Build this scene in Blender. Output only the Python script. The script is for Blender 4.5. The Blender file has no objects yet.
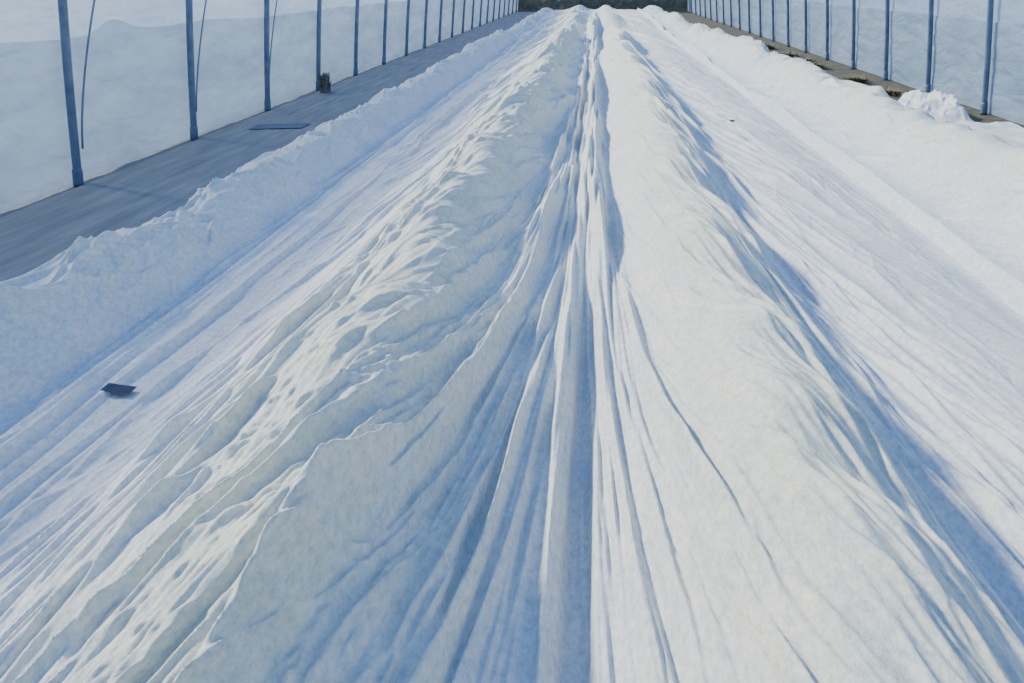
import bpy, math, random
import numpy as np
from mathutils import Vector, Matrix
random.seed(4); rng=np.random.RandomState(7)
S=bpy.context.scene; C=S.collection
R=math.radians
H=1.5; F=900.0; PITCH=21.88; YAW=4.95
XR=4.75; YEND=50.0; WH=1.9
# ---------------------------------------------------------------- camera
cd=bpy.data.cameras.new('camera'); cam=bpy.data.objects.new('camera',cd); C.objects.link(cam)
cam.location=(0,0,H); cam.rotation_euler=(R(90-PITCH),0,R(YAW))
cd.sensor_width=36; cd.lens=36*F/1024; cd.clip_end=1000; cd.clip_start=.05
S.camera=cam
RM=cam.rotation_euler.to_matrix()
def at(px,py,z=0.0):
    d=RM@Vector((px-512,-(py-341.5),-F)); t=(z-H)/d.z
    return Vector((0,0,H))+d*t
lp=[at(75,190),at(195,138),at(265,109),at(318,88)]
XL=sum(p.x for p in lp)/4
spL,y0L=np.polyfit([0,1,2,3],[p.y for p in lp],1)
spL=float(spL)-.13;y0L=float(y0L)+.15
# ---------------------------------------------------------------- materials
def mat(name):
    m=bpy.data.materials.new(name); m.use_nodes=True
    nt=m.node_tree; nt.nodes.clear()
    return m,nt
def N(nt,t,**k):
    n=nt.nodes.new(t)
    for a,b in k.items(): setattr(n,a,b)
    return n
def noise_col(nt,scale,stops,detail=5,vec=None,rough=.6):
    n=N(nt,'ShaderNodeTexNoise'); n.inputs['Scale'].default_value=scale; n.inputs['Detail'].default_value=detail; n.inputs['Roughness'].default_value=rough
    if vec: nt.links.new(vec,n.inputs['Vector'])
    r=N(nt,'ShaderNodeValToRGB')
    e=r.color_ramp.elements
    while len(e)<len(stops): e.new(.5)
    for i,(p,c) in enumerate(stops): e[i].position=p; e[i].color=(*c,1)
    nt.links.new(n.outputs['Fac'],r.inputs['Fac'])
    return n,r
def mapped(nt,scale):
    g=N(nt,'ShaderNodeNewGeometry'); mp=N(nt,'ShaderNodeMapping'); mp.inputs['Scale'].default_value=scale
    nt.links.new(g.outputs['Position'],mp.inputs['Vector']); return mp.outputs['Vector']
def simple(name,stops,scale=8,rough=.8,metal=0,bump=.3,bdist=.01,vscale=(1,1,1),leftgrey=None):
    m,nt=mat(name); out=N(nt,'ShaderNodeOutputMaterial'); p=N(nt,'ShaderNodeBsdfPrincipled')
    v=mapped(nt,vscale)
    n,r=noise_col(nt,scale,stops,vec=v)
    col=r.outputs['Color']
    if leftgrey:
        g=N(nt,'ShaderNodeNewGeometry'); sx=N(nt,'ShaderNodeSeparateXYZ'); nt.links.new(g.outputs['Position'],sx.inputs[0])
        lt=N(nt,'ShaderNodeMath',operation='LESS_THAN'); nt.links.new(sx.outputs['X'],lt.inputs[0]); lt.inputs[1].default_value=-2.0
        mc=N(nt,'ShaderNodeMix',data_type='RGBA'); nt.links.new(lt.outputs[0],mc.inputs[0]); nt.links.new(col,mc.inputs[6]); mc.inputs[7].default_value=(*leftgrey,1); col=mc.outputs[2]
    nt.links.new(col,p.inputs['Base Color']); p.inputs['Roughness'].default_value=rough; p.inputs['Metallic'].default_value=metal
    b=N(nt,'ShaderNodeBump'); b.inputs['Strength'].default_value=bump; b.inputs['Distance'].default_value=bdist
    nt.links.new(n.outputs['Fac'],b.inputs['Height']); nt.links.new(b.outputs['Normal'],p.inputs['Normal'])
    nt.links.new(p.outputs[0],out.inputs[0]); return m
def fleece_mat(name,base):
    m,nt=mat(name); out=N(nt,'ShaderNodeOutputMaterial')
    v=mapped(nt,(1,.6,1))
    n1,r1=noise_col(nt,44,[(.37,tuple(c*k for c,k in zip(base,(.60,.66,.75)))),(.57,base)],vec=v,detail=10,rough=.85)
    g=N(nt,'ShaderNodeNewGeometry'); sx=N(nt,'ShaderNodeSeparateXYZ'); nt.links.new(g.outputs['Position'],sx.inputs[0])
    mr=N(nt,'ShaderNodeMapRange'); mr.inputs[1].default_value=.10; mr.inputs[2].default_value=.44; mr.inputs[3].default_value=0; mr.inputs[4].default_value=1.6
    nt.links.new(sx.outputs['Z'],mr.inputs[0])
    n3=N(nt,'ShaderNodeTexNoise'); n3.inputs['Scale'].default_value=5; n3.inputs['Detail'].default_value=6
    nt.links.new(g.outputs['Position'],n3.inputs['Vector'])
    mm=N(nt,'ShaderNodeMath',operation='MULTIPLY'); nt.links.new(mr.outputs[0],mm.inputs[0]); nt.links.new(n3.outputs['Fac'],mm.inputs[1])
    mc=N(nt,'ShaderNodeMix',data_type='RGBA',blend_type='MULTIPLY'); nt.links.new(mm.outputs[0],mc.inputs[0]); nt.links.new(r1.outputs['Color'],mc.inputs[6]); mc.inputs[7].default_value=(.98,.98,.80,1)
    n4,r4=noise_col(nt,4.5,[(.38,(.83,.89,.96)),(.62,(1,1,1))],vec=mapped(nt,(1,.5,1)),detail=7,rough=.7)
    m2=N(nt,'ShaderNodeMix',data_type='RGBA',blend_type='MULTIPLY'); m2.inputs[0].default_value=1; nt.links.new(mc.outputs[2],m2.inputs[6]); nt.links.new(r4.outputs['Color'],m2.inputs[7])
    col=m2.outputs[2]
    n2=N(nt,'ShaderNodeTexNoise'); n2.inputs['Scale'].default_value=95; n2.inputs['Detail'].default_value=8; n2.inputs['Roughness'].default_value=.75; n2.inputs['Distortion'].default_value=.8
    nt.links.new(mapped(nt,(1,.5,1)),n2.inputs['Vector'])
    b=N(nt,'ShaderNodeBump'); b.inputs['Strength'].default_value=.8; b.inputs['Distance'].default_value=.006
    nt.links.new(n2.outputs['Fac'],b.inputs['Height'])
    d=N(nt,'ShaderNodeBsdfDiffuse'); t=N(nt,'ShaderNodeBsdfTranslucent'); gl=N(nt,'ShaderNodeBsdfGlossy'); gl.inputs['Roughness'].default_value=.38
    mx=N(nt,'ShaderNodeMixShader'); mx.inputs[0].default_value=.24
    mg=N(nt,'ShaderNodeMixShader'); mg.inputs[0].default_value=.07
    for s in (d,t): nt.links.new(col,s.inputs['Color'])
    for s in (d,gl,t): nt.links.new(b.outputs['Normal'],s.inputs['Normal'])
    nt.links.new(d.outputs[0],mx.inputs[1]); nt.links.new(t.outputs[0],mx.inputs[2])
    nt.links.new(mx.outputs[0],mg.inputs[1]); nt.links.new(gl.outputs[0],mg.inputs[2])
    nt.links.new(mg.outputs[0],out.inputs[0]); return m
def film_mat(name,c1,c2,transp):
    m,nt=mat(name); out=N(nt,'ShaderNodeOutputMaterial')
    n1,r1=noise_col(nt,1.4,[(.34,c1),(.66,c2)],vec=mapped(nt,(1,.5,2.4)),detail=9,rough=.75)
    n2=N(nt,'ShaderNodeTexNoise'); n2.inputs['Scale'].default_value=2.6; n2.inputs['Detail'].default_value=7; n2.inputs['Distortion'].default_value=1.4
    nt.links.new(mapped(nt,(1,.6,2.0)),n2.inputs['Vector'])
    b=N(nt,'ShaderNodeBump'); b.inputs['Strength'].default_value=.65; b.inputs['Distance'].default_value=.06
    nt.links.new(n2.outputs['Fac'],b.inputs['Height'])
    d=N(nt,'ShaderNodeBsdfDiffuse'); t=N(nt,'ShaderNodeBsdfTranslucent'); tr=N(nt,'ShaderNodeBsdfTransparent'); g=N(nt,'ShaderNodeBsdfGlossy'); g.inputs['Roughness'].default_value=.3
    for s in (d,t): nt.links.new(r1.outputs['Color'],s.inputs['Color'])
    for s in (d,t,g): nt.links.new(b.outputs['Normal'],s.inputs['Normal'])
    a=N(nt,'ShaderNodeMixShader'); a.inputs[0].default_value=.45; nt.links.new(d.outputs[0],a.inputs[1]); nt.links.new(t.outputs[0],a.inputs[2])
    c=N(nt,'ShaderNodeMixShader'); c.inputs[0].default_value=.06; nt.links.new(a.outputs[0],c.inputs[1]); nt.links.new(g.outputs[0],c.inputs[2])
    e=N(nt,'ShaderNodeMixShader'); e.inputs[0].default_value=transp; nt.links.new(c.outputs[0],e.inputs[1]); nt.links.new(tr.outputs[0],e.inputs[2])
    nt.links.new(e.outputs[0],out.inputs[0]); return m
M_fl=fleece_mat('white_fleece',(.93,.93,.89))
M_fl2=fleece_mat('white_fleece_worn',(.87,.895,.885))
M_up=film_mat('clear_film',(.32,.46,.70),(.54,.67,.86),.36)
M_lo=film_mat('clouded_film',(.26,.36,.46),(.44,.54,.62),.30)
M_post=simple('galvanised_steel',[(.3,(.06,.10,.17)),(.7,(.15,.20,.28))],7,.5,.2)
M_rod=simple('thin_steel',[(.3,(.12,.16,.22)),(.7,(.2,.24,.30))],14,.5,.2)
M_path=simple('weed_mat',[(.3,(.13,.145,.16)),(.55,(.20,.21,.22)),(.8,(.31,.305,.29))],4,.8,0,.5,.02,(2.6,.25,1))
M_patch=simple('painted_shadow',[(.3,(.08,.10,.15)),(.7,(.115,.14,.19))],6,.95)  # shade colour for the post shadow drawn on the path
M_soil=simple('brown_soil',[(.3,(.03,.027,.02)),(.55,(.075,.068,.045)),(.8,(.11,.125,.07))],7,.95,0,.9,.05,leftgrey=(.13,.145,.165))
M_field=simple('field_grass',[(.3,(.14,.18,.16)),(.7,(.28,.31,.28))],.5,.95,0,.5,.05)
M_bank=simple('weedy_bank',[(.3,(.035,.04,.028)),(.6,(.09,.085,.05)),(.8,(.08,.11,.055))],4,.95,0,.9,.06)
M_tag=simple('dark_blue_plastic',[(.3,(.008,.020,.055)),(.7,(.014,.034,.085))],20,1.0)
M_straw=simple('brown_straw',[(.3,(.09,.085,.08)),(.7,(.24,.21,.18))],30,.9)
M_weed=simple('dry_weed',[(.3,(.08,.085,.04)),(.7,(.20,.18,.10))],12,.9)
# ---------------------------------------------------------------- helpers
def obj(name,verts,faces,m,parent=None,smooth=True):
    me=bpy.data.meshes.new(name); me.from_pydata([tuple(v) for v in verts],[],faces); me.update()
    if smooth:
        me.polygons.foreach_set('use_smooth',[True]*len(me.polygons))
    o=bpy.data.objects.new(name,me); C.objects.link(o); me.materials.append(m)
    if parent: o.parent=parent
    return o
def grid_obj(name,X,Y,Z,m,parent=None):
    r,c=X.shape; co=np.stack([X,Y,Z],-1).reshape(-1,3).astype(np.float32)
    i=np.arange(r*c).reshape(r,c)
    q=np.stack([i[:-1,:-1],i[:-1,1:],i[1:,1:],i[1:,:-1]],-1).reshape(-1,4).astype(np.int32)
    me=bpy.data.meshes.new(name); me.vertices.add(len(co)); me.vertices.foreach_set('co',co.ravel())
    me.loops.add(q.size); me.loops.foreach_set('vertex_index',q.ravel())
    me.polygons.add(len(q)); me.polygons.foreach_set('loop_start',np.arange(0,q.size,4,dtype=np.int32))
    me.update(calc_edges=True); me.validate()
    me.polygons.foreach_set('use_smooth',np.ones(len(q),dtype=bool))
    me.materials.append(m)
    o=bpy.data.objects.new(name,me); C.objects.link(o)
    if parent: o.parent=parent
    return o
def tag(o,label=None,cat=None,group=None,kind=None):
    for k,v in (('label',label),('category',cat),('group',group),('kind',kind)):
        if v: o[k]=v
    return o
def empty(name,loc):
    o=bpy.data.objects.new(name,None); o.empty_display_size=.1; C.objects.link(o); o.location=loc; return o
def tube(pts,rad,n=12,cap=True):
    vs=[];fs=[]
    for k,p in enumerate(pts):
        p=Vector(p); a=Vector(pts[max(k-1,0)]); b=Vector(pts[min(k+1,len(pts)-1)])
        d=(b-a).normalized(); s=d.cross(Vector((0,1,0)) if abs(d.y)<.9 else Vector((1,0,0))).normalized(); t=d.cross(s)
        rr=rad[k] if isinstance(rad,(list,tuple)) else rad
        for j in range(n):
            an=2*math.pi*j/n; vs.append(p+(s*math.cos(an)+t*math.sin(an))*rr)
    for k in range(len(pts)-1):
        for j in range(n): fs.append((k*n+j,k*n+(j+1)%n,(k+1)*n+(j+1)%n,(k+1)*n+j))
    if cap: fs.append(tuple(range(n-1,-1,-1))); fs.append(tuple(range((len(pts)-1)*n,len(pts)*n)))
    return vs,fs
def box(x0,x1,y0,y1,z0,z1):
    v=[(x,y,z) for x in (x0,x1) for y in (y0,y1) for z in (z0,z1)]
    return v,[(0,1,3,2),(4,6,7,5),(0,4,5,1),(2,3,7,6),(0,2,6,4),(1,5,7,3)]
# ---------------------------------------------------------------- noise
TAB=rng.rand(512,512)
def vn(x,y,s=0):
    x=x+s*17.31; y=y+s*9.77
    xi=np.floor(x).astype(int); yi=np.floor(y).astype(int); fx=x-xi; fy=y-yi
    fx=fx*fx*fx*(fx*(fx*6-15)+10); fy=fy*fy*fy*(fy*(fy*6-15)+10)
    a=TAB[xi%512,yi%512]; b=TAB[(xi+1)%512,yi%512]; c=TAB[xi%512,(yi+1)%512]; d=TAB[(xi+1)%512,(yi+1)%512]
    return (a*(1-fx)+b*fx)*(1-fy)+(c*(1-fx)+d*fx)*fy
def fbm(x,y,s=0,o=4):
    t=0;a=1;n=0
    for k in range(o): t=t+a*(vn(x*2**k,y*2**k,s+k*3.1)-.5); n+=a; a*=.5
    return t/n*2
def rid(x,y,s=0,p=2.0):
    q=2*vn(x,y,s)-1
    return (1-(np.sqrt(q*q+.010)-.1)/.905)**p
def sm(x,a,b):
    t=np.clip((x-a)/(b-a),0,1); return t*t*(3-2*t)
KX=np.array([-3.2,-2.68,-2.60,-2.52,-2.38,-2.26,-2.17,-2.08,-1.90,-1.55,-1.36,-1.10,-.82,-.68,-.58,-.48,-.36,-.23,-.10,.02,.12,.24,.38,.50,.60,.70,.82,.95,1.10,1.30,1.5,1.75,2.05,2.15,2.32,2.46,2.60,2.74,2.88,3.02,3.16,3.30,5])
KZ=np.array([0,0,.11,.22,.27,.25,.15,.02,.00,.005,.06,.22,.42,.49,.46,.32,.17,.08,.04,.03,.06,.18,.36,.46,.46,.38,.26,.14,.06,.05,.08,.07,.01,.03,.04,.12,.28,.39,.40,.28,.10,.0,0])
xs=np.linspace(-3.2,5,4101); zs=np.interp(xs,KX,KZ)
kk=np.exp(-.5*(np.arange(-60,61)/16.)**2); kk/=kk.sum(); zs=np.convolve(np.pad(zs,60,'edge'),kk,'valid')
# ---- individual creases of the cloth
CR=[]
cr=random.Random(23)
def add(n,xr,kr,Lr,Ar,wr,neg=.3,yr=(1.0,46),grow=.35,fan=False,curve=.05):
    for _ in range(n):
        y=math.exp(cr.uniform(math.log(yr[0]),math.log(yr[1]))); x=cr.uniform(*xr)
        k=cr.uniform(*kr)
        g=(max(y,2.5)/2.5)**grow
        L=cr.uniform(*Lr)*g; A=cr.uniform(*Ar)*g**.8; w=cr.uniform(*wr)*g
        if cr.random()<neg: A=-A*.7
        as_=cr.uniform(.4,1.0)
        wl,wr_=(w,w*as_) if cr.random()<.6 else (w*as_,w)
        mw=.0055 if fan else .007
        CR.append((x,y,k,cr.uniform(-curve,curve)/max(L,.3),L,max(wl,mw),max(wr_,mw),A,cr.uniform(0,9),fan))
# gathered pleats down the middle
add(60,(-.28,.24),(-.012,.012),(2.0,5),(.014,.032),(.012,.026),fan=True,neg=.25,yr=(1.2,40))
add(190,(-.64,.30),(-.016,.016),(1.0,3.4),(.012,.032),(.010,.024),fan=True,yr=(1,36))
add(260,(-.66,.34),(-.018,.018),(.6,2.2),(.005,.013),(.005,.010),fan=True,yr=(1,35))
# right flank of the left-middle row
add(140,(-.58,-.26),(.05,.18),(.5,1.8),(.010,.026),(.011,.024),curve=.05)
add(190,(-.62,-.28),(.04,.22),(.25,.9),(.005,.013),(.006,.010))
# long fan down the left flank
add(160,(-1.48,-.95),(.15,.26),(.8,2.4),(.013,.030),(.010,.022),grow=.3,curve=.07)
add(190,(-1.50,-.85),(.15,.28),(.5,1.5),(.005,.012),(.008,.012),grow=.3,curve=.07)
# creased crest
add(160,(-1.05,-.55),(.24,.60),(.12,.38),(.010,.022),(.010,.017),grow=.3)
add(380,(-1.0,-.46),(.24,.70),(.07,.24),(.005,.012),(.007,.010),grow=.3)
add(220,(-.92,-.46),(.6,1.4),(.05,.13),(.007,.015),(.009,.014),grow=.3)
# furrow left : few long pulled folds
add(26,(-2.04,-1.55),(.0,.07),(1.6,4.0),(.016,.034),(.011,.020),neg=.1)
add(40,(-2.06,-1.55),(.0,.07),(.8,2.4),(.004,.009),(.008,.012))
# outer left row
add(110,(-2.60,-2.14),(-.35,.5),(.2,.6),(.012,.028),(.010,.020),grow=.3)
add(220,(-2.60,-2.10),(-.5,.9),(.08,.30),(.006,.015),(.007,.011),grow=.3)
add(150,(-2.58,-2.12),(.9,1.7),(.06,.14),(.014,.032),(.014,.026),grow=.3)
add(80,(-2.58,-2.12),(-1.7,-.8),(.06,.12),(.012,.026),(.012,.022),grow=.3)
# right-middle row, left flank and top
add(80,(.12,.42),(-.14,-.04),(.8,2.4),(.004,.012),(.007,.013))
add(140,(.2,.65),(-.35,-.05),(.15,.6),(.002,.007),(.007,.011))
add(230,(.42,.82),(-.5,-.16),(.15,.5),(.006,.014),(.007,.013))
# right-middle row, right flank
add(160,(.66,1.36),(-.24,-.12),(.9,2.8),(.009,.024),(.012,.026),curve=.08)
add(240,(.62,1.45),(-.26,-.10),(.4,1.4),(.004,.010),(.007,.012),curve=.08)
# flat bed
add(60,(1.3,2.0),(-.12,-.02),(.6,2.0),(.004,.011),(.012,.022))
add(180,(1.3,2.0),(-.6,.4),(.12,.4),(.002,.007),(.008,.013))
# outer right row
add(220,(2.35,3.15),(-.9,-.10),(.15,.5),(.016,.036),(.011,.022),grow=.3)
add(300,(2.20,3.15),(-1.1,.2),(.08,.3),(.006,.016),(.007,.011),grow=.3)
add(90,(2.40,3.10),(-1.8,-.9),(.06,.14),(.014,.032),(.014,.024),grow=.3)
def creases(X,Y,Z):
    yv=Y[:,0]; cmin=X.min(0); cmax=X.max(0)
    for (x,y,k,cv,L,wl,wr,A,ph,fan) in CR:
        i0=np.searchsorted(yv,y-L); i1=np.searchsorted(yv,y+L)
        if i1-i0<2: continue
        yy=yv[i0:i1]; d=yy-y
        if fan: xc=-.02+(x+.02)*(.26+1.15*np.exp(-yy/3.4)+(1.0 if x<-.1 else .5)*np.exp(-(yy-.9)/.8))+k*d+.010*np.sin(d*2.1+ph)
        else: xc=x+k*d+cv*d*d+.010*np.sin(d*4+ph)
        a=xc.min()-4.5*max(wl,wr); b=xc.max()+4.5*max(wl,wr)
        j0=np.searchsorted(cmax,a); j1=np.searchsorted(cmin,b)
        if j1-j0<1: continue
        dd=X[i0:i1,j0:j1]-xc[:,None]
        f=math.sqrt(1+k*k)
        w=np.where(dd<0,wl,wr)*f
        q=np.abs(dd)/w
        p=np.exp(-np.sqrt(q*q+.10)+.316)
        Z[i0:i1,j0:j1]+=A*(np.cos(np.clip(d/L,-1,1)*math.pi/2)**1.0)[:,None]*p
    return Z
def height(x,y):
    far=sm(y,10,20)
    xm=x+.045*fbm(y*.4,x*.2,1,3)+.030*fbm(y*1.3,x*.6,2,2)+.10*far*fbm(y*.35,x*.3,37,2)
    h=np.interp(xm,xs,zs)
    h=h*(1+(.12+.28*far)*fbm(x*.7,y*.5,3,3)+.14*fbm(x*1.6,y*1.5,4,2))
    h=h*(1-(1-sm(y,.8,1.9))*.30*sm(x,-1.6,-1.0)*(1-sm(x,-.2,-.05)))
    sad=(1-.2*sm(y,20,27))*(1-.60*np.exp(-((y-29)/2.6)**2))-.35*sm(y,31,38)-.25*np.exp(-((y-41)/2)**2)
    h=h*sad+.10*sm(y,30,36)*sm(x,-2.7,-2.5)*(1-sm(x,3.0,3.3))
    wx=x+.04*fbm(x*2,y*.6,5,2); z=h
    m=sm(x,-.66,-.50)*(1-sm(x,-.15,.0)); u=wx-.08*y
    z=z+m*(.024*rid(u*8,y*.28,8,1.5)*(.3+vn(x*2,y*.7,33)))
    m=sm(x,-1.5,-1.3)*(1-sm(x,-.95,-.7)); u=wx-.18*y
    z=z+m*(.018*rid(u*6.0,y*.30,10,1.6)*(.4+vn(x*1.2,y*.8,30)))
    m=sm(x,-2.68,-2.58)*(1-sm(x,-2.14,-2.04))
    z=z+m*(.050*rid((x+.3*y)*3.0,(y-x)*1.8,16,1.1)-.022)
    m=sm(x,.60,.80)*(1-sm(x,1.3,1.5)); u=wx+.16*y
    z=z+m*(.018*rid(u*5.0,y*.3,20,1.5)*(.3+1.1*vn(x*1.5,y*.8,34)))
    m=sm(x,1.2,1.4)*(1-sm(x,1.9,2.05))
    z=z+m*(.030*fbm(x*2.2,y*1.1,22,3))
    m=sm(x,2.35,2.5)*(1-sm(x,3.0,3.2))
    z=z+m*(.065*rid((x+.4*y)*2.8,(y-x)*1.5,24,1.2)-.028)
    z=z+.0025*fbm(x*12,y*6,26,3)
    z=creases(x,y,z+0.0)
    return .5*(z+.004+np.sqrt((z-.004)**2+.00006))
ys=[.6]
while ys[-1]<48: ys.append(ys[-1]*1.0034+.001)
ys=np.array(ys)
def cover(name,x0,x1,e,lift,hemL,hemR,m,seed,yend=48,dx=.0044,hw=.018):
    yy=ys[ys<yend]; nx=int((x1-x0)/dx)
    s=np.linspace(0,1,nx)[None,:]; Y=np.repeat(yy[:,None],nx,1)
    l=x0+e*fbm(yy*.6,yy*0,seed,3)[:,None]; r=x1+e*fbm(yy*.4,yy*0,seed+5,3)[:,None]
    X=l+(r-l)*s
    Z=height(X,Y)+lift
    dl=(X-l); dr=(r-X)
    wob=(.5+1.0*vn(yy*.5,yy*0,seed+9))[:,None]
    Z=Z+hemL*wob*np.exp(-((dl-1.7*hw)/hw)**2)+hemR*wob*np.exp(-((dr-.03)/.018)**2)
    Z=Z-lift*.9*np.exp(-(dl/.012)**2)-lift*.9*np.exp(-(dr/.010)**2)*(1 if hemR>0 else 0)
    return grid_obj(name,X,Y,np.maximum(Z,.004),m)
G='white fleece covers over the crop rows'
tag(cover('fleece_cover',-2.72,-1.80,.03,.0,.01,.0,M_fl2,41),'narrow crumpled white fleece cover over the outer left row beside the grey path','fleece cover',G)
tag(cover('fleece_cover',-1.97,.06,.03,.012,.018,.0,M_fl,42),'wide white fleece cover with diagonal folds over the row left of the middle furrow','fleece cover',G)
tag(cover('fleece_cover',-.07,2.24,.05,.016,.003,.0,M_fl,43),'smooth white fleece cover over row and flat bed right of the middle furrow','fleece cover',G)
tag(cover('fleece_cover',2.06,3.50,.03,.032,.095,.012,M_fl2,44,hw=.032),'rumpled white fleece cover over the outer right row nearest the right plastic wall','fleece cover',G)
# ---------------------------------------------------------------- ground
v=[(-120,-20,-.03),(120,-20,-.03),(120,200,-.03),(-120,200,-.03)]
tag(obj('ground_outside',v,[(0,1,2,3)],M_field,smooth=False),kind='structure')
gx=np.linspace(XL-.1,XR+.1,180); gy=np.linspace(-.5,YEND+.2,500)
GX,GY=np.meshgrid(gx,gy); tag(grid_obj('floor',GX,GY,-.014+.012*fbm(GX*2,GY*2,50,3),M_soil),kind='structure')
gx=np.linspace(XL+.09,-2.74,90); gy=np.linspace(.5,48.2,900)
GX,GY=np.meshgrid(gx,gy)
pm=grid_obj('path_matting',GX,GY,.010+.008*rid(GX*5+.2*fbm(GX,GY*.4,3,2),GY*.15,51,2)+.006*fbm(GX*3,GY*2,52,3),M_path)
tag(pm,'grey ground matting on the path along the left plastic wall','ground cover')
# ---------------------------------------------------------------- side walls
LN={-1:math.tan(R(4.3)),1:math.tan(R(6.0))}
def inx(z,s): return LN[s]*z+.015*z*z
def film(name,side,zlo,zhi,m,off,y0=1.5,post0=6.55,sp=2.32,topwave=0):
    yy=np.arange(y0,YEND,.05); zz=np.linspace(0,1,44)
    Y,T=np.meshgrid(yy,zz,indexing='ij')
    top=zhi+topwave*(fbm(yy*.8,yy*0,60+side,3)[:,None]+ 1.8*np.exp(-((Y[:,:1]-7.7)/.3)**2))
    Z=zlo+(top-zlo)*T
    ph=(Y-post0)/sp*math.pi
    bil=.06*np.sin(ph)**2*np.sin(np.clip(Z/WH,0,1)*math.pi)+.014*fbm(Y*1.6,Z*2.5,61,3)+.012*rid(Y*.9+Z*1.0,Z*5-Y*.4,62,2)
    base=XL if side<0 else XR
    X=base+side*(bil+off)-side*inx(Z,side)
    return grid_obj(name,X,Y,Z,m)
w=film('wall_left',-1,.0,WH,M_up,.050,post0=y0L,sp=spL); tag(w,kind='structure')
w2=film('lower_skirt',-1,.0,1.10,M_lo,.035,post0=y0L,sp=spL,topwave=.045); w2.parent=w
w=film('wall_right',1,.0,WH,M_up,.050,post0=11.6,sp=2.0); tag(w,kind='structure')
w2=film('lower_skirt',1,.0,1.05,M_lo,.035,post0=11.6,sp=2.0,topwave=.02); w2.parent=w
for i,(bx,s) in enumerate(((XL,-1),(XR,1))):
    vs,fs=tube([(bx-s*inx(WH,s),1.5,WH),(bx-s*inx(WH,s),YEND,WH)],.022)
    tag(obj('trim_%d'%(i+1),vs,fs,M_post),kind='structure')
gx=np.linspace(XL+.12,XR-.12,240); gy=np.linspace(48.3,YEND-.05,30); GX,GY=np.meshgrid(gx,gy)
o=grid_obj('weedy_bank',GX,GY,(.60+.14*fbm(GX*1.6,GY,90,4))*sm(GY,48.3,49.2)+.05*fbm(GX*5,GY*5,91,3)*sm(GY,48.3,49.0)-.01,M_bank)
tag(o,'low dark brown green bank across the far end of the tunnel','bank')
vs,fs=box(XL,XR,YEND+.02,YEND+.03,-.02,2.6)
tag(obj('wall_end',vs,fs,M_up,smooth=False),kind='structure')
# ---------------------------------------------------------------- posts
ORD=['nearest','second','third','fourth','fifth','sixth','seventh','eighth','ninth','tenth','eleventh','twelfth','thirteenth','fourteenth','fifteenth','sixteenth','seventeenth','eighteenth','nineteenth','twentieth']
def ordn(n): return ORD[n-1]
def make_post(s):
    r=empty('side_post',(0,0,0))
    pts=[(-s*inx(z,s),0,z) for z in np.linspace(-.01,WH+.02,14)]
    obj('pole',*tube(pts,.033,14),M_post,r)
    obj('ground_socket',*tube([(0,0,-.01),(0,0,.02),(-s*inx(.12,s),0,.12),(-s*inx(.13,s),0,.13)],[.042,.040,.039,.034],14),M_post,r)
    return r
def copy_tree(o,parent=None):
    c=o.copy(); C.objects.link(c); c.parent=parent
    for ch in o.children: copy_tree(ch,c)
    return c
for s,bx,y0,sp,nm in ((-1,XL+.02,y0L,spL,'left'),(1,XR-.02,11.6,2.0,'right')):
    proto=None;k=0
    while y0+k*sp<YEND-1 and k<20:
        if proto is None: o=proto=make_post(s)
        else: o=copy_tree(proto)
        o.location=(bx,y0+k*sp,0)
        q='nearest blue grey steel post along the %s plastic wall'%nm if k==0 else '%s blue grey steel post, counted from the nearest, along the %s plastic wall'%(ordn(k+1),nm)
        tag(o,q,'post','steel posts along the %s wall'%nm); k+=1
rp=None
for k in range(3):
    if rp is None:
        pts=[]
        for t in np.linspace(0,1,16):
            z=.25+(WH-.28)*t; pts.append((inx(z,-1)+.0,.10+.62*t**1.5,z))
        vs,fs=tube(pts,.009,8); o=rp=obj('brace_rod',vs,fs,M_rod)
    else:
        o=rp.copy(); C.objects.link(o)
    o.location=(XL-.02,y0L+.08+spL*k,0)
    tag(o,'thin curved rod leaning away just beyond the %s post of the left plastic wall'%ordn(k+1),'rod','thin rods on the left wall')
# ---------------------------------------------------------------- small things
def patch(name,cx,cy,w,l,off,m,label,cat,hf=None,skew=0.,mixp=.9):
    a=np.linspace(-.5,.5,40); A,B=np.meshgrid(a,a)
    X=cx+A*w; Y=cy+B*l
    if hf:
        Hh=hf(X,Y); M=np.stack([A.ravel(),B.ravel(),np.ones(A.size)],1)
        c,_,_,_=np.linalg.lstsq(M,Hh.ravel(),rcond=None)
        c[0]*=.5
        P=(M@c).reshape(A.shape); Rr=Hh-P
        Z=P+(1-mixp)*Rr+mixp*max(0,float(Rr.max()))*.8+off
    else: Z=np.zeros_like(X)+off+.002*fbm(A*4,B*4,95,2)
    o=grid_obj(name,X,Y+skew*A*l,Z,m)
    return tag(o,label,cat)
p=at(119,391,.03)
patch('plastic_scrap',p.x,p.y,.115,.07,.015,M_tag,'small flat dark navy plastic scrap lying on the white fleece at left','scrap',height,.0)
p=at(732,123,.08)
patch('plastic_scrap',p.x,p.y,.05,.09,.020,M_tag,'tiny dark speck of plastic on the fleece far down the right side','scrap',height)
p=at(280,126,.02)  # thin dark sheet laid on the path as a painted post shadow
patch('post_shadow_patch',p.x,p.y,.55,.36,.020,M_patch,'dark blue flat patch standing in for a post shadow across the path by the left wall','shadow patch',None,.4)
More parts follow.
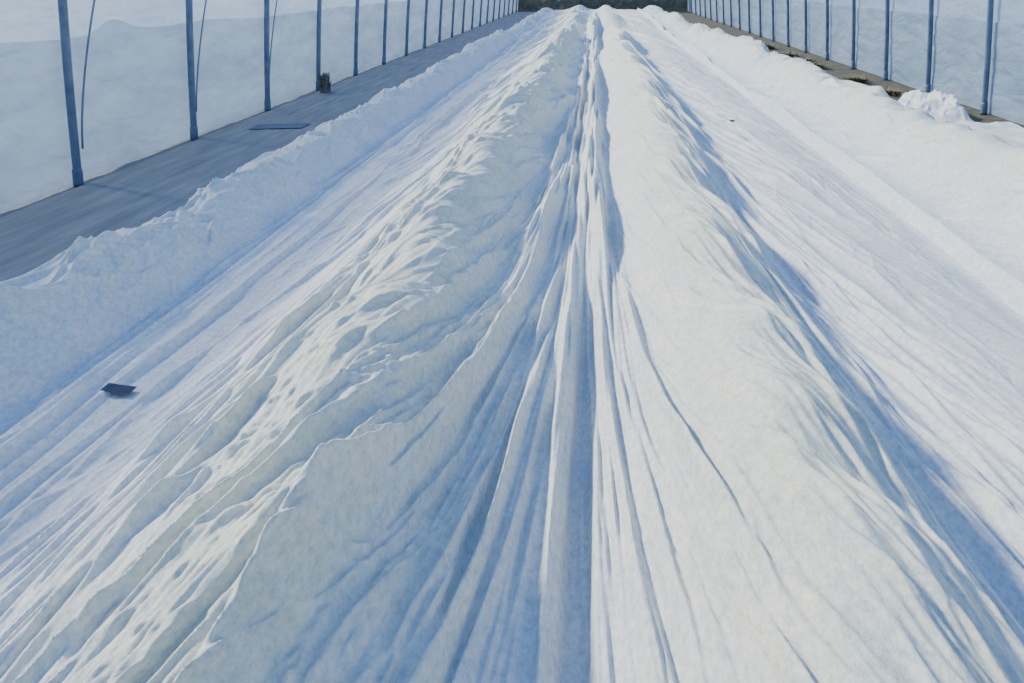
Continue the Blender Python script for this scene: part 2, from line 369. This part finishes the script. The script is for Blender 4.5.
def tuft(name,loc,n,hh,spread,m,label,cat,group=None,seed=1):
    rr=random.Random(seed); vs=[];fs=[]
    for i in range(n):
        a=rr.random()*6.283; r0=rr.random()*spread*.5; L=hh*(.3+.7*rr.random()); b=a+rr.uniform(-.6,.6); sp=spread*rr.random()*.5
        x,y=r0*math.cos(a),r0*math.sin(a); w=.010+.016*rr.random()
        px,py=-math.sin(b)*w,math.cos(b)*w; k=len(vs)
        for t in (0,.4,.75,1):
            ww=(1-t)*1.0+.2; cx=x+math.cos(b)*sp*t*t; cy=(y+math.sin(b)*sp*t*t)*2; cz=L*(t-.25*t*t)
            vs+= [(cx+px*ww,cy+py*ww,cz),(cx-px*ww,cy-py*ww,cz)]
        for q in range(3): fs.append((k+2*q,k+2*q+1,k+2*q+3,k+2*q+2))
    o=obj(name,vs,fs,m,smooth=False); o.location=loc; return tag(o,label,cat,group)
p=at(317,90,0)
tuft('straw_bundle',(XL+.26,p.y-.45,.02),240,.36,.12,M_straw,'grey brown straw bundle standing against the foot of the fourth left post','straw')
wl=['low dry weed tuft closest to the white heap at the right wall','second dry weed tuft beyond the white heap at the right wall','third dry weed tuft along the foot of the right wall','fourth dry weed tuft along the foot of the right wall','fifth dry weed tuft along the foot of the right wall','sixth dry weed tuft along the foot of the right wall','seventh dry weed tuft along the foot of the right wall','farthest dry weed tuft along the foot of the right wall']
for k in range(8):
    tuft('weed_tuft',(XR-.55-.1*random.random(),13.6+1.7*k+.8*random.random(),0),120,.08+.08*random.random(),.34,M_weed,wl[k],'weed','weeds along the right wall',seed=20+k)
def heap(loc,rx,ry,rz,label):
    n=240; a=np.linspace(0,2*math.pi,n+1)[None,:]; t=np.linspace(0,1,110)[:,None]
    X=rx*t*np.cos(a)*(1+.2*np.sin(3*a)); Y=ry*t*np.sin(a)*(1+.15*np.cos(2*a+1))
    Z=rz*(1-t**1.5)+0*a
    wx=X+.05*fbm(X*8,Y*5,75,3)
    Z=Z+sm(1-t,0,.5)*(.15*rid((wx+.5*Y)*5,Y*2.2,70,1.3)+.08*rid((wx-.4*Y)*9,(Y+X)*4,71,1.3)+.03*rid((wx+Y)*16,(Y-X)*7,72,1.2)-.08)
    X[:,-1]=X[:,0];Y[:,-1]=Y[:,0];Z[:,-1]=Z[:,0]
    o=grid_obj('fleece_heap',X,Y,np.maximum(Z,.002),M_fl2); o.location=loc; return tag(o,label,'fleece')
heap((4.12,11.6,0.0),.40,.85,.10,'crumpled heap of white fleece at the foot of the right plastic wall')
gx=np.linspace(3.60,4.62,160); gy=np.linspace(5.5,10.6,700); GX,GY=np.meshgrid(gx,gy)
GX=GX+.05*fbm(GY*1.2,GX*.3,80,3)
o=grid_obj('fleece_sheet',GX,GY,.02+.02*rid(GX*3,GY*.6,81,2)+.012*fbm(GX*4,GY*3,82,3).clip(-.5,1)+.01*rid(GX*9+GY*3,GY*1.2,83,1.5),M_fl)
tag(o,'loose flat white fleece sheet spread on the ground beside the right plastic wall','fleece')
# ---------------------------------------------------------------- light
sd=bpy.data.lights.new('sun','SUN'); so=bpy.data.objects.new('sun',sd); C.objects.link(so)
az=R(28); el=R(35)
to=Vector((-math.cos(az)*math.cos(el),math.sin(az)*math.cos(el),math.sin(el)))
so.rotation_euler=to.to_track_quat('Z','Y').to_euler(); so.location=to*30
sd.energy=7.8; sd.angle=R(6); sd.color=(1,.935,.78)
w=bpy.data.worlds.new('sky'); S.world=w; w.use_nodes=True; nt=w.node_tree; nt.nodes.clear()
tc=N(nt,'ShaderNodeTexCoord'); sx=N(nt,'ShaderNodeSeparateXYZ'); r=N(nt,'ShaderNodeValToRGB'); bg=N(nt,'ShaderNodeBackground'); ou=N(nt,'ShaderNodeOutputWorld')
nt.links.new(tc.outputs['Generated'],sx.inputs[0]); nt.links.new(sx.outputs['Z'],r.inputs['Fac'])
r.color_ramp.elements[0].position=0; r.color_ramp.elements[0].color=(.54,.75,1,1)
r.color_ramp.elements[1].position=.6; r.color_ramp.elements[1].color=(.23,.45,1,1)
nt.links.new(r.outputs[0],bg.inputs[0]); bg.inputs[1].default_value=1.2; nt.links.new(bg.outputs[0],ou.inputs[0])
